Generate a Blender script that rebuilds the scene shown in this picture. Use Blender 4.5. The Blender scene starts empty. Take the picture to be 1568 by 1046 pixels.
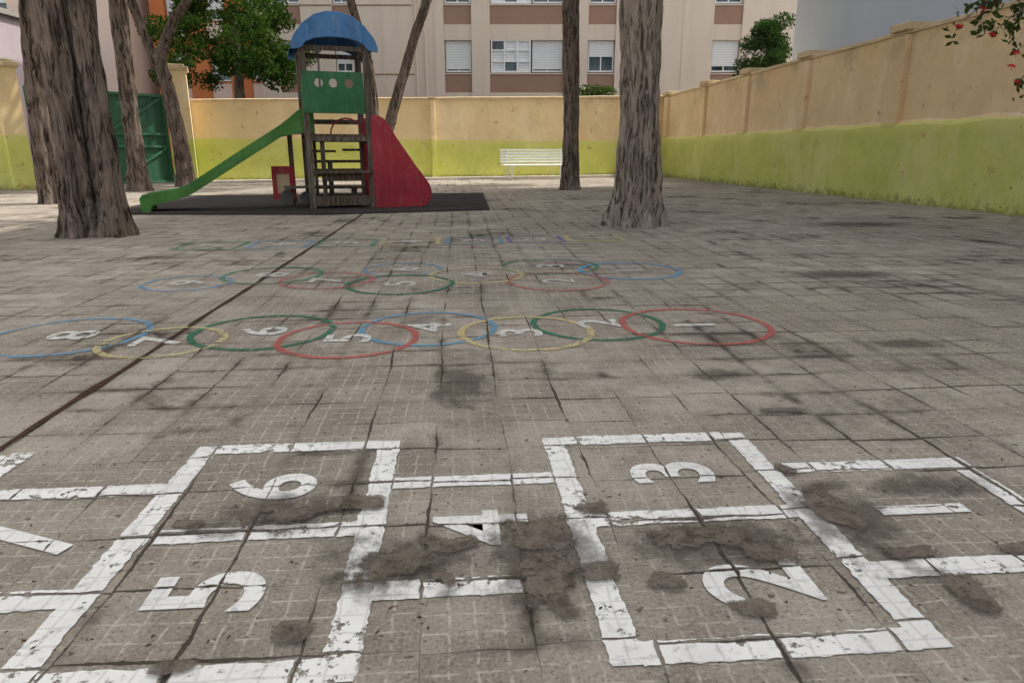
import bpy, bmesh, math, random
import numpy as np
from mathutils import Vector, Matrix, noise
random.seed(7); rng=np.random.default_rng(7)
scene=bpy.context.scene
R=math.radians
PS=R(4.43); CP,SP=math.cos(PS),math.sin(PS)
def c2w(X,D,z=0.): return Vector((CP*X+SP*D, CP*D-SP*X, z))

# ------------------------------------------------------------------ materials
class NT:
    def __init__(s,name):
        s.m=bpy.data.materials.new(name); s.m.use_nodes=True
        s.t=s.m.node_tree; s.t.nodes.clear()
        s.out=s.t.nodes.new('ShaderNodeOutputMaterial')
    def n(s,typ,**kw):
        nd=s.t.nodes.new(typ)
        for k,v in kw.items(): setattr(nd,k,v)
        return nd
    def link(s,a,b): s.t.links.new(a,b)
    def setin(s,sock,v):
        if isinstance(v,bpy.types.NodeSocket): s.link(v,sock)
        else: sock.default_value=v
    def math(s,op,a,b=None,c=None,clamp=False):
        nd=s.n('ShaderNodeMath',operation=op,use_clamp=clamp)
        s.setin(nd.inputs[0],a)
        if b is not None: s.setin(nd.inputs[1],b)
        if c is not None: s.setin(nd.inputs[2],c)
        return nd.outputs[0]
    def ss(s,x,a,b,lo=0.,hi=1.):
        nd=s.n('ShaderNodeMapRange',interpolation_type='SMOOTHSTEP')
        s.setin(nd.inputs['Value'],x)
        nd.inputs['From Min'].default_value=a; nd.inputs['From Max'].default_value=b
        nd.inputs['To Min'].default_value=lo; nd.inputs['To Max'].default_value=hi
        return nd.outputs[0]
    def mix(s,f,a,b,blend='MIX'):
        nd=s.n('ShaderNodeMix',data_type='RGBA',blend_type=blend)
        s.setin(nd.inputs[0],f)
        for i,v in ((6,a),(7,b)):
            if isinstance(v,(tuple,list)): v=(v[0],v[1],v[2],1.)
            s.setin(nd.inputs[i],v)
        return nd.outputs[2]
    def noise(s,vec,scale,detail=2.,rough=.55,dist=0.,out=0):
        nd=s.n('ShaderNodeTexNoise')
        if vec is not None: s.link(vec,nd.inputs['Vector'])
        nd.inputs['Scale'].default_value=scale; nd.inputs['Detail'].default_value=detail
        nd.inputs['Roughness'].default_value=rough; nd.inputs['Distortion'].default_value=dist
        return nd.outputs[out]
    def pos(s): return s.n('ShaderNodeNewGeometry').outputs['Position']
    def obj(s): return s.n('ShaderNodeTexCoord').outputs['Object']
    def attr(s,name): return s.n('ShaderNodeAttribute',attribute_name=name).outputs['Fac']
    def vmul(s,v,xyz):
        nd=s.n('ShaderNodeVectorMath',operation='MULTIPLY'); s.link(v,nd.inputs[0]); nd.inputs[1].default_value=xyz
        return nd.outputs[0]
    def bump(s,b,h,st,di):
        bp=s.n('ShaderNodeBump'); bp.inputs['Strength'].default_value=st; bp.inputs['Distance'].default_value=di
        s.link(h,bp.inputs['Height']); s.link(bp.outputs[0],b.inputs['Normal'])
    def diff(s,col,h=None,st=.5,di=.01):
        b=s.n('ShaderNodeBsdfDiffuse'); b.inputs['Roughness'].default_value=.3
        if isinstance(col,(tuple,list)): col=(col[0],col[1],col[2],1.)
        s.setin(b.inputs['Color'],col)
        if h is not None: s.bump(b,h,st,di)
        return b.outputs[0]
    def bsdf(s,col,rough=.8,bump=None,bstr=.5,bdist=.01,spec=.3,metal=0.):
        b=s.n('ShaderNodeBsdfPrincipled')
        if isinstance(col,(tuple,list)): col=(col[0],col[1],col[2],1.)
        s.setin(b.inputs['Base Color'],col); s.setin(b.inputs['Roughness'],rough)
        b.inputs['Specular IOR Level'].default_value=spec; b.inputs['Metallic'].default_value=metal
        if bump is not None: s.bump(b,bump,bstr,bdist)
        return b.outputs[0]
    def fade(s,sh,a):
        tr=s.n('ShaderNodeBsdfTransparent'); mx=s.n('ShaderNodeMixShader')
        s.link(a,mx.inputs[0]); s.link(tr.outputs[0],mx.inputs[1]); s.link(sh,mx.inputs[2]); return s.fin(mx.outputs[0])
    def fin(s,sh): s.link(sh,s.out.inputs['Surface']); return s.m

def paving_parts(s,wmul=1.,wadd=0.):
    """tile joints and the 4 x 4 grooves of every 20 cm tile, shared by the paving and the paint on it"""
    P=s.pos()
    wob=s.noise(P,1.3,0.,.5,out=1); wob2=s.noise(P,17.,0.,.5,out=1)
    a=s.n('ShaderNodeVectorMath',operation='MULTIPLY_ADD'); s.link(wob,a.inputs[0]); a.inputs[1].default_value=(.05,.045,0); s.link(P,a.inputs[2])
    b=s.n('ShaderNodeVectorMath',operation='MULTIPLY_ADD'); s.link(wob2,b.inputs[0]); b.inputs[1].default_value=(.009,.009,0); s.link(a.outputs[0],b.inputs[2])
    sp=s.n('ShaderNodeSeparateXYZ'); s.link(b.outputs[0],sp.inputs[0]); x,y=sp.outputs[0],sp.outputs[1]
    u=s.math('MULTIPLY_ADD',x,5.,.25)
    fu=s.math('FLOOR',u)
    wn=s.n('ShaderNodeTexWhiteNoise',noise_dimensions='1D'); s.link(fu,wn.inputs['W'])
    v=s.math('ADD',s.math('MULTIPLY',y,5.),s.math('MULTIPLY',wn.outputs[0],.13))
    fv=s.math('FLOOR',v)
    def edge(t,mul=1.):
        t=s.math('MULTIPLY',t,mul) if mul!=1. else t
        return s.math('SUBTRACT',.5,s.math('ABSOLUTE',s.math('SUBTRACT',s.math('FRACT',t),.5)))
    e=s.math('MINIMUM',edge(u),edge(v)); ce=s.math('MINIMUM',edge(u,4.),edge(v,4.))
    cmb=s.n('ShaderNodeCombineXYZ'); s.link(fu,cmb.inputs[0]); s.link(fv,cmb.inputs[1])
    wt=s.n('ShaderNodeTexWhiteNoise',noise_dimensions='2D'); s.link(cmb.outputs[0],wt.inputs['Vector'])
    nj=s.noise(P,2.6,1.,.6); nj2=s.noise(P,36.,2.,.65)
    w=s.math('ADD',s.math('MULTIPLY',s.ss(nj,.45,.72),.026*wmul),.011+wadd)
    w=s.math('ADD',w,s.math('MULTIPLY',s.math('SUBTRACT',nj2,.5),.06))
    w=s.math('MAXIMUM',w,.003)
    joint=s.ss(s.math('SUBTRACT',1.,s.math('DIVIDE',e,w),clamp=True),.0,.5)
    cell=s.ss(ce,.015,.085,1.,0.)
    return dict(P=P,joint=joint,cell=cell,tile=wt.outputs[0],nj=nj,nj2=nj2,e=e)

def mat_paving():
    s=NT('paving_tiles'); p=paving_parts(s); P=p['P']
    n1=s.noise(P,.5,2.,.6); n2=s.noise(P,4.,4.,.72); n3=s.noise(P,130.,1.,.7); n4=s.noise(P,1.15,5.,.70,.4)
    col=s.mix(s.ss(n1,.32,.68),(.330,.286,.234),(.47,.415,.348))
    col=s.mix(s.math('MULTIPLY',p['tile'],.36),col,(.20,.167,.134))
    col=s.mix(s.math('MULTIPLY',s.ss(n2,.38,.66),.55),col,(.175,.146,.117))
    col=s.mix(s.math('MULTIPLY',s.ss(n3,.5,.75),.35),col,(.55,.50,.43))
    col=s.mix(s.math('MULTIPLY',s.ss(n3,.46,.28),.45),col,(.085,.07,.058))
    cm=s.math('MULTIPLY',p['cell'],s.math('MULTIPLY_ADD',s.ss(n1,.62,.42),.40,.16))
    cm=s.math('MULTIPLY',cm,s.ss(p['nj2'],.38,.58))
    col=s.mix(cm,col,(.60,.55,.47))
    st=s.math('MULTIPLY',s.ss(n4,.54,.65),.52); col=s.mix(st,col,(.095,.077,.061))
    near=s.math('MULTIPLY',s.ss(s.math('MULTIPLY_ADD',s.math('SUBTRACT',n2,.5),.5,p['e']),.0,.15,1.,0.),s.ss(n4,.48,.62))
    col=s.mix(s.math('MULTIPLY',near,.72),col,(.065,.052,.041))
    sp=s.math('MULTIPLY',s.ss(n4,.63,.65),s.ss(n2,.44,.54)); col=s.mix(s.math('MULTIPLY',sp,.7),col,(.05,.04,.031))
    col=s.mix(s.math('MULTIPLY',s.ss(p['nj2'],.65,.70),.7),col,(.07,.055,.045))
    jm=s.math('MULTIPLY',p['joint'],s.ss(p['nj'],.36,.60,.30,.90))
    col=s.mix(jm,col,(.05,.039,.031))
    h=s.math('MULTIPLY_ADD',n3,.35,s.math('MULTIPLY',n2,1.))
    return s.fin(s.diff(col,h,.8,.008))

def mat_paint(name,c,wear=.3,strong=False,k=.9,wadd=.008,wm=1.25):
    s=NT(name); p=paving_parts(s,wm,wadd); P=p['P']
    n=s.noise(P,38.,3.,.78); n2=s.noise(P,4.5,3.,.65)
    th=s.math('MULTIPLY_ADD',n,.55,s.math('MULTIPLY',n2,.45))
    # paint flakes first next to the joints
    th=s.math('SUBTRACT',th,s.math('MULTIPLY',s.ss(p['e'],.0,.10,1.,0.),.045))
    a=s.ss(th,wear,wear+.05)
    a=s.math('MULTIPLY',a,s.math('SUBTRACT',1.,p['joint'],clamp=True))
    a=s.math('MULTIPLY',a,s.math('SUBTRACT',1.,s.math('MULTIPLY',p['cell'],.10 if strong else .22),clamp=True))
    if not strong: a=s.math('MULTIPLY',a,k)
    col=s.mix(s.math('MULTIPLY',s.ss(n2,.4,.7),.45),c,tuple(v*.74 for v in c))
    col=s.mix(s.math('MULTIPLY',s.ss(n,.5,.35),.5),col,tuple(v*.55 for v in c))
    col=s.mix(s.math('MULTIPLY',p['cell'],.22),col,tuple(v*.6 for v in c))
    return s.fade(s.diff(col,n,.5,.003),a)

def mat_decal(name,c1,c2,mx,soft,rim,amp=1.3):
    """flat worn patch; 'rad' runs 0 in the middle to 1 at the rim of its sheet"""
    s=NT(name); P=s.pos(); r=s.attr('rad'); n=s.noise(P,24.,4.,.74); n3=s.noise(P,130.,1.,.7); nb=s.noise(P,8.,2.,.5)
    q=s.math('ADD',r,s.math('MULTIPLY',s.math('SUBTRACT',n,.5),amp)); q=s.math('ADD',q,s.math('MULTIPLY',s.math('SUBTRACT',nb,.5),amp))
    a=s.math('MULTIPLY',s.ss(q,.56-soft,.56+soft,1.,0.),s.ss(r,.80,1.,mx,0.))
    if rim: a=s.math('MULTIPLY',a,s.ss(n,.36,.52,.80,1.))
    col=s.mix(s.ss(n,.38,.62),c1,c2); col=s.mix(s.math('MULTIPLY',s.ss(n3,.52,.72),.35),col,tuple(min(1,v*1.6) for v in c2)); col=s.mix(s.math('MULTIPLY',s.ss(n3,.42,.3),.4),col,(.05,.04,.032))
    if rim:
        col=s.mix(s.math('MULTIPLY',s.math('MULTIPLY',s.ss(q,.44,.56),s.ss(nb,.48,.58)),.7),col,(.04,.031,.024))  # shadow of the broken tile edge, painted as a dark border
    return s.fade(s.diff(col),a)

def mat_wall(name,up,lo,split):
    s=NT(name); P=s.pos(); sp=s.n('ShaderNodeSeparateXYZ'); s.link(P,sp.inputs[0]); z=sp.outputs[2]
    n=s.noise(P,1.1,4.,.65); nf=s.noise(P,7.,3.,.65); ns=s.noise(s.vmul(P,(1.,1.,.6)),.9,4.,.68)
    e=s.math('ADD',z,s.math('MULTIPLY',s.math('SUBTRACT',n,.5),.14))
    f=s.ss(e,split-.014,split+.014)
    upc=s.mix(s.ss(n,.3,.7),up,tuple(v*.88 for v in up))
    upc=s.mix(s.math('MULTIPLY',s.ss(ns,.50,.68),.5),upc,(min(1,up[0]*1.12),min(1,up[1]*1.2),min(1,up[2]*1.45)))
    upc=s.mix(s.math('MULTIPLY',s.ss(ns,.46,.3),.35),upc,(up[0]*.86,up[1]*.70,up[2]*.58))
    loc=s.mix(s.ss(n,.35,.7),lo,(lo[0]*.82,lo[1]*.86,lo[2]*.8))
    loc=s.mix(s.math('MULTIPLY',s.ss(ns,.48,.66),.45),loc,(lo[0]*1.2,lo[1]*1.12,lo[2]*1.8))
    col=s.mix(f,loc,upc)
    band=s.math('MULTIPLY',s.ss(e,split-.25,split-.02),s.ss(e,split+.0,split+.02,1.,0.))
    col=s.mix(s.math('MULTIPLY',band,.5),col,(.74,.70,.26))
    ft=s.math('ADD',z,s.math('MULTIPLY',s.math('SUBTRACT',nf,.5),.55))
    col=s.mix(s.math('MULTIPLY',s.ss(ft,-.04,.16,1.,0.),.65),col,(.13,.125,.06))
    ch=s.ss(s.noise(P,4.5,4.,.75),.645,.662); col=s.mix(s.math('MULTIPLY',ch,.65),col,(.45,.25,.15))
    spk=s.math('MULTIPLY',s.ss(nf,.66,.70),s.ss(z,.1,1.1,.8,0.)); col=s.mix(spk,col,(.10,.10,.05))
    cap=s.math('MULTIPLY',s.ss(n,.50,.66),s.ss(z,2.0,2.6))
    col=s.mix(s.math('MULTIPLY',cap,.3),col,(.25,.19,.13))
    return s.fin(s.diff(col,nf,.35,.02))

def mat_plain(name,c,rough=.75,nscale=3.,amt=.25,bump=.3,spec=.3,dark=None,streak=False,metal=0.):
    s=NT(name); P=s.obj()
    V=s.vmul(P,(3.,3.,.4)) if streak else P
    n=s.noise(V,nscale,4.,.65); nf=s.noise(P,nscale*14,2.,.7)
    dk=dark or tuple(v*.6 for v in c)
    col=s.mix(s.math('MULTIPLY',s.ss(n,.4,.75),amt*2),c,dk)
    col=s.mix(s.math('MULTIPLY',s.ss(nf,.55,.75),amt),col,tuple(min(1,v*1.25+.02) for v in c))
    if rough>.8: return s.fin(s.diff(col,nf,bump,.006))
    return s.fin(s.bsdf(col,rough,nf,bump,.006,spec,metal))

def mat_scuffed(name,c,dark,scuff):
    s=NT(name); P=s.obj(); n=s.noise(P,1.8,4.,.65); nf=s.noise(P,16.,4.,.75); nz=s.noise(s.vmul(P,(5.,5.,1.)),3.,4.,.7)
    col=s.mix(s.math('MULTIPLY',s.ss(n,.38,.68),.65),c,dark)
    col=s.mix(s.math('MULTIPLY',s.ss(nz,.50,.70),.30),col,scuff)
    col=s.mix(s.math('MULTIPLY',s.ss(nf,.655,.69),.75),col,scuff)
    col=s.mix(s.math('MULTIPLY',s.ss(nf,.36,.30),.55),col,tuple(v*.4 for v in dark))
    return s.fin(s.bsdf(col,s.ss(n,.3,.7,.45,.7),nf,.2,.004,.35))

def mat_wood(name,c,dk):
    s=NT(name); P=s.obj(); V=s.vmul(P,(22.,22.,1.6))
    n=s.noise(V,1.4,4.,.7); n2=s.noise(P,2.,2.)
    col=s.mix(s.ss(n,.38,.62),dk,c); col=s.mix(s.math('MULTIPLY',n2,.4),col,dk)
    return s.fin(s.diff(col,n,.6,.006))

def mat_bark(name,c,dk,lt):
    s=NT(name); P=s.obj()
    dv=s.noise(P,2.5,1.,.6,out=1); a=s.n('ShaderNodeVectorMath',operation='MULTIPLY_ADD')
    s.link(dv,a.inputs[0]); a.inputs[1].default_value=(.10,.10,.25); s.link(P,a.inputs[2])
    n=s.noise(s.vmul(a.outputs[0],(24.,24.,2.3)),1.,4.,.72)
    n2=s.noise(s.vmul(a.outputs[0],(70.,70.,6.)),1.,2.,.7)
    n3=s.noise(P,2.,3.,.6)
    col=s.mix(s.ss(n,.40,.56),dk,c)
    col=s.mix(s.math('MULTIPLY',s.ss(n2,.50,.68),.55),col,lt)
    col=s.mix(s.math('MULTIPLY',s.ss(n3,.5,.75),.5),col,lt)
    col=s.mix(s.math('MULTIPLY',s.ss(n3,.45,.25),.5),col,dk)
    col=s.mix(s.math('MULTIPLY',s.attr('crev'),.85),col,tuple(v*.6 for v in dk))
    return s.fin(s.diff(col,n,1.,.03))

def mat_leaf(name,c1,c2,c3):
    s=NT(name); P=s.pos(); n=s.noise(P,1.1,1.,.6); w=s.noise(P,26.,0.,.6)
    col=s.mix(s.ss(n,.35,.65),c1,c2); col=s.mix(s.math('MULTIPLY',s.ss(w,.5,.72),.75),col,c3)
    b=s.diff(col)
    t=s.n('ShaderNodeBsdfTranslucent'); s.link(s.mix(1.,col,(1.3,1.5,.6),'MULTIPLY'),t.inputs[0])
    mx=s.n('ShaderNodeMixShader'); mx.inputs[0].default_value=.25; s.link(b,mx.inputs[1]); s.link(t.outputs[0],mx.inputs[2])
    return s.fin(mx.outputs[0])

def mat_shutter(name,c):
    s=NT(name); P=s.obj(); sp=s.n('ShaderNodeSeparateXYZ'); s.link(P,sp.inputs[0])
    fr=s.math('FRACT',s.math('MULTIPLY',sp.outputs[2],15.)); e=s.ss(fr,.0,.25)
    col=s.mix(e,tuple(v*.62 for v in c),c); col=s.mix(s.math('MULTIPLY',s.noise(P,1.5,3.),.3),col,tuple(v*.65 for v in c))
    return s.fin(s.bsdf(col,.6,e,.6,.02,.3))

def mat_glass(name,c=(.03,.045,.055)):
    s=NT(name); P=s.obj(); n=s.noise(P,.8,2.)
    col=s.mix(s.ss(n,.4,.6),c,tuple(v*2.4 for v in c))
    return s.fin(s.bsdf(col,.08,n,.08,.05,.6))

M_pave=mat_paving()
M_white=mat_paint('white_road_paint',(.84,.82,.78),.385,True,wadd=.010,wm=1.6)
M_dig=mat_paint('white_number_paint',(.82,.80,.76),.355,True,wadd=.0,wm=.8)
M_wfade=mat_paint('faded_white_paint',(.72,.70,.65),.37,k=.85,wadd=0.,wm=.8)
M_wfad2=mat_paint('very_faded_white_paint',(.66,.63,.58),.41,k=.78,wadd=0.,wm=.8)
M_pr=mat_paint('faded_red_paint',(.54,.15,.13),.38,k=.74)
M_pg=mat_paint('faded_green_paint',(.05,.20,.12),.38,k=.76)
M_pb=mat_paint('faded_blue_paint',(.18,.37,.51),.395,k=.72)
M_py=mat_paint('faded_yellow_paint',(.68,.57,.28),.395,k=.74)
M_pb3=mat_paint('far_blue_paint',(.15,.38,.58),.385,k=.82)
M_pv=mat_paint('faded_violet_paint',(.22,.19,.44),.42,k=.68)
M_pg2=mat_paint('worn_green_paint',(.08,.27,.17),.415,k=.66)
M_pb2=mat_paint('worn_blue_paint',(.20,.37,.52),.415,k=.62)
M_py2=mat_paint('worn_yellow_paint',(.66,.57,.30),.415,k=.66)
M_pr2=mat_paint('worn_red_paint',(.52,.20,.17),.41,k=.66)
M_brk=mat_decal('spalled_tile_patch',(.125,.101,.079),(.20,.168,.135),.88,.05,True)
M_stn=mat_decal('damp_stain_patch',(.085,.070,.056),(.13,.108,.088),.48,.24,False)
M_wallR=mat_wall('painted_plaster_side',(.80,.60,.36),(.58,.58,.18),1.27)
M_wallB=mat_wall('painted_plaster_back',(.88,.69,.40),(.68,.68,.19),1.16)
M_coping=mat_plain('coping_plaster',(.70,.55,.35),.85,2.,.35)
M_pale=mat_plain('pale_grey_strip',(.60,.56,.50),.9,2.,.3)
M_mat=mat_plain('rubber_safety_mat',(.062,.055,.052),.95,2.,.3,1.,.1)
M_beige=mat_plain('beige_render',(.70,.60,.51),.85,.7,.12,.1,streak=True)
M_brown=mat_plain('brown_render',(.36,.23,.175),.85,1.,.12,.1)
M_greyb=mat_plain('pale_blue_grey_render',(.60,.66,.76),.85,.3,.08,.1,streak=True)
M_terra=mat_plain('terracotta_render',(.60,.22,.09),.85,.5,.12,.1)
M_cream=mat_plain('cream_render',(.74,.60,.52),.85,.5,.12,.1)
M_lil=mat_plain('lilac_grey_render',(.44,.38,.40),.85,.5,.12,.1)
M_winw=mat_plain('white_window_frame',(.84,.84,.84),.5,3.,.08,.05)
M_shut=mat_shutter('white_roller_shutter',(.82,.84,.87))
M_glass=mat_glass('window_glass')
M_barkD=mat_bark('dark_bark',(.205,.160,.130),(.036,.026,.020),(.34,.28,.235))
M_barkL=mat_bark('grey_bark',(.32,.265,.22),(.060,.045,.035),(.47,.41,.35))
M_leaf=mat_leaf('tree_leaves',(.020,.047,.012),(.042,.080,.018),(.10,.15,.035))
M_leaf2=mat_leaf('ivy_leaves',(.025,.05,.018),(.04,.075,.025),(.07,.11,.035))
M_hib=mat_leaf('hibiscus_leaves',(.03,.055,.02),(.05,.08,.025),(.10,.12,.05))
M_flower=mat_plain('hibiscus_petals',(.62,.02,.03),.5,9.,.2)
M_pwood=mat_wood('weathered_posts',(.26,.215,.18),(.10,.08,.065))
M_plank=mat_wood('dark_planks',(.22,.165,.13),(.08,.06,.047))
M_green=mat_scuffed('green_hdpe_panel',(.04,.19,.075),(.025,.11,.045),(.14,.28,.15))
M_slide=mat_scuffed('slide_green',(.085,.26,.05),(.035,.13,.03),(.22,.36,.16))
M_slideb=mat_plain('slide_bed',(.26,.34,.24),.4,3.,.3,.1,.5)
M_blue=mat_scuffed('blue_plastic_roof',(.085,.25,.54),(.055,.14,.31),(.32,.42,.55))
M_red=mat_scuffed('red_panel',(.42,.03,.05),(.24,.022,.035),(.50,.18,.17))
M_bench=mat_plain('white_bench_paint',(.78,.80,.78),.5,4.,.15,.1)
M_gate=mat_plain('green_gate_steel',(.03,.12,.06),.5,1.4,.25,.1,.4)
M_gate2=mat_plain('green_gate_frame',(.045,.16,.09),.5,1.4,.25,.1,.4)
M_asph=mat_plain('asphalt',(.055,.055,.055),.9,2.,.2,.6)
M_iron=mat_plain('grey_iron',(.10,.10,.10),.5,3.,.2,.2,.5)
M_globe=mat_plain('opal_globe',(.85,.85,.83),.25,1.,.03,.02,.5)
M_litter=mat_plain('dry_leaves',(.10,.065,.04),.9,30.,.4)
M_line=mat_plain('drain_slot_dirt',(.085,.055,.04),.95,12.,.35,1.,.05)
M_roof=mat_plain('flat_roof',(.3,.28,.26),.9,1.,.1)
M_weed=mat_leaf('weed_leaves',(.05,.09,.02),(.08,.13,.03),(.12,.17,.05))

# ------------------------------------------------------------------ geometry helpers
def link(o,parent=None):
    scene.collection.objects.link(o)
    if parent: o.parent=parent
    return o
def empty(name,loc=(0,0,0),rz=0.):
    o=bpy.data.objects.new(name,None); o.location=loc; o.rotation_euler=(0,0,rz); o.empty_display_size=.2
    return link(o)
def mo(name,verts,faces,mat,parent=None,smooth=False,bevel=0.):
    me=bpy.data.meshes.new(name); me.from_pydata([tuple(v) for v in verts],[],faces); me.update()
    bm=bmesh.new(); bm.from_mesh(me); bmesh.ops.recalc_face_normals(bm,faces=bm.faces); bm.to_mesh(me); bm.free()
    if smooth: me.polygons.foreach_set('use_smooth',[True]*len(me.polygons))
    o=bpy.data.objects.new(name,me); me.materials.append(mat); link(o,parent)
    if bevel>0:
        b=o.modifiers.new('bevel','BEVEL'); b.width=bevel; b.segments=2; b.limit_method='ANGLE'
    return o
def boxv(c,sz,rz=0.,ry=0.):
    M=Matrix.Rotation(rz,3,'Z')@Matrix.Rotation(ry,3,'Y')
    vs=[Vector(c)+M@Vector((sx*sz[0]/2,sy*sz[1]/2,szz*sz[2]/2)) for szz in(-1,1) for sy in(-1,1) for sx in(-1,1)]
    fs=[(0,1,3,2),(4,6,7,5),(0,4,5,1),(1,5,7,3),(3,7,6,2),(2,6,4,0)]
    return vs,fs
def box(name,c,sz,mat,parent=None,rz=0.,ry=0.,bevel=0.):
    v,f=boxv(c,sz,rz,ry); return mo(name,v,f,mat,parent,bevel=bevel)
def multi(name,parts,mat,parent=None,bevel=0.,smooth=False):
    V=[];F=[]
    for v,f in parts:
        o=len(V); V+=list(v); F+=[tuple(i+o for i in q) for q in f]
    return mo(name,V,F,mat,parent,bevel=bevel,smooth=smooth)
def plate(name,outlines,th,mat,parent,loc,rz=0.,bev=.004):
    cu=bpy.data.curves.new(name,'CURVE'); cu.dimensions='2D'; cu.fill_mode='BOTH'; cu.extrude=th/2; cu.bevel_depth=bev
    for pts in outlines:
        sp=cu.splines.new('POLY'); sp.points.add(len(pts)-1); sp.use_cyclic_u=True
        for i,p in enumerate(pts): sp.points[i].co=(p[0],p[1],0,1)
    t=bpy.data.objects.new('tmp',cu); scene.collection.objects.link(t)
    dg=bpy.context.evaluated_depsgraph_get(); dg.update()
    me=bpy.data.meshes.new_from_object(t.evaluated_get(dg)); me.name=name
    bpy.data.objects.remove(t); bpy.data.curves.remove(cu)
    me.transform(Matrix.Rotation(R(90),4,'X'))
    me.materials.clear(); me.materials.append(mat)
    o=bpy.data.objects.new(name,me); link(o,parent); o.location=loc; o.rotation_euler=(0,0,rz); return o
def circ(cx,cy,r,n=28): return [(cx+r*math.cos(2*math.pi*i/n),cy+r*math.sin(2*math.pi*i/n)) for i in range(n)]
def cyl(c0,c1,r0,r1=None,n=12):
    r1=r0 if r1 is None else r1; c0=Vector(c0); c1=Vector(c1); d=(c1-c0).normalized(); q=d.to_track_quat('Z','Y')
    V=[];F=[]
    for c,r in((c0,r0),(c1,r1)):
        for i in range(n):
            a=2*math.pi*i/n; V.append(c+q@Vector((r*math.cos(a),r*math.sin(a),0)))
    for i in range(n): j=(i+1)%n; F.append((i,j,n+j,n+i))
    F.append(tuple(range(n))[::-1]); F.append(tuple(range(n,2*n))); return V,F
def catmull(pts,rad,n):
    P=[Vector(p) for p in pts]; P=[P[0]*2-P[1]]+P+[P[-1]*2-P[-2]]; Rr=[rad[0]]+list(rad)+[rad[-1]]
    out=[]
    segs=len(P)-3
    for k in range(n+1):
        t=k/n*segs; i=min(int(t),segs-1); u=t-i
        p0,p1,p2,p3=P[i:i+4]
        q=.5*((2*p1)+(p2-p0)*u+(2*p0-5*p1+4*p2-p3)*u*u+(3*p1-p0-3*p2+p3)*u**3)
        out.append((q,Rr[i+1]*(1-u)+Rr[i+2]*u))
    return out
def tube(pts,rad,nseg=16,nring=20,flare=0.,flute=0.,nf=5,bump=0.,seed=0.,flen=.35,ridge=0.):
    C=catmull(pts,rad,nring); V=[];F=[]; base=C[0][0].z
    for k,(c,r) in enumerate(C):
        d=(C[min(k+1,nring)][0]-C[max(k-1,0)][0]).normalized(); q=d.to_track_quat('Z','Y') if abs(d.z)<.98 else Matrix.Identity(3).to_quaternion()
        for i in range(nseg):
            a=2*math.pi*i/nseg; h=c.z-base
            fl=flare*math.exp(-max(h,0)/flen)
            aa=a+.25*noise.noise(Vector((seed,0,c.z*.6)))
            lob=.5+.5*math.cos(nf*aa+seed+.8*math.sin(2*a+seed))
            rr=r*(1+fl*(.35+.9*lob)+ridge*(lob**.6-.7)+flute*(noise.noise(Vector((math.cos(a)*1.6+seed,math.sin(a)*1.6,c.z*.45)))) )
            p=c+q@Vector((rr*math.cos(a),rr*math.sin(a),0))
            if bump:
                s_=noise.noise(Vector((p.x*14,p.y*14,p.z*2.2)))+.6*noise.noise(Vector((p.x*34,p.y*34,p.z*5)))
                p+=(p-c).normalized()*s_*bump
            V.append(p)
    for k in range(nring):
        for i in range(nseg):
            j=(i+1)%nseg; F.append((k*nseg+i,k*nseg+j,(k+1)*nseg+j,(k+1)*nseg+i))
    F.append(tuple(range(nring*nseg,(nring+1)*nseg)))
    return V,F
def leaves(name,clumps,n,size,mat,parent,asp=.5,droop=0.):
    C=np.array(clumps,dtype=float); vol=C[:,3]*C[:,4]*C[:,5]; pr=vol/vol.sum()
    idx=rng.choice(len(C),n,p=pr); d=rng.normal(size=(n,3)); d/=np.linalg.norm(d,axis=1)[:,None]
    rad=rng.random(n)**.45
    ctr=C[idx,:3]+d*rad[:,None]*C[idx,3:6]
    a=rng.normal(size=(n,3)); a[:,2]-=droop; a/=np.linalg.norm(a,axis=1)[:,None]
    b=np.cross(a,rng.normal(size=(n,3))); b/=np.linalg.norm(b,axis=1)[:,None]
    L=size*(.6+.8*rng.random(n))[:,None]
    v=np.empty((n,4,3)); v[:,0]=ctr-a*L*.5; v[:,1]=ctr+b*L*asp*.5; v[:,2]=ctr+a*L*.5; v[:,3]=ctr-b*L*asp*.5
    me=bpy.data.meshes.new(name); me.vertices.add(n*4); me.vertices.foreach_set('co',v.ravel())
    me.loops.add(n*4); me.loops.foreach_set('vertex_index',np.arange(n*4,dtype=np.int32))
    me.polygons.add(n); me.polygons.foreach_set('loop_start',np.arange(0,n*4,4,dtype=np.int32)); me.polygons.foreach_set('loop_total',np.full(n,4,dtype=np.int32))
    me.update(); me.materials.append(mat); o=bpy.data.objects.new(name,me); return link(o,parent)

# ------------------------------------------------------------------ ground
def grid(name,x0,x1,y0,y1,z,mat):
    return mo(name,[(x0,y0,z),(x1,y0,z),(x1,y1,z),(x0,y1,z)],[(0,1,2,3)],mat)
grid('ground',-300,300,-300,300,0,M_pave)
street=mo('street',[(-60,15.0,.006),(-10.4,17.2,.006),(-8.0,19.5,.006),(7.3,25.3,.006),(60,40,.006),(60,60,.006),(-60,60,.006)],[(0,1,2,3,4,5,6)],M_asph)

V=[];F=[]
ys=np.arange(-1,14.2,.05)
for i,y in enumerate(ys):
    c=-1.29+.012*noise.noise(Vector((y*1.3,0,0))); w=.011+.010*noise.noise(Vector((y*4,5,0)))
    V+=[(c-w,y,.004),(c+w,y,.004)]
    if i: F.append((2*i-2,2*i-1,2*i+1,2*i))
mo('drain_channel',V,F,M_line)

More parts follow.
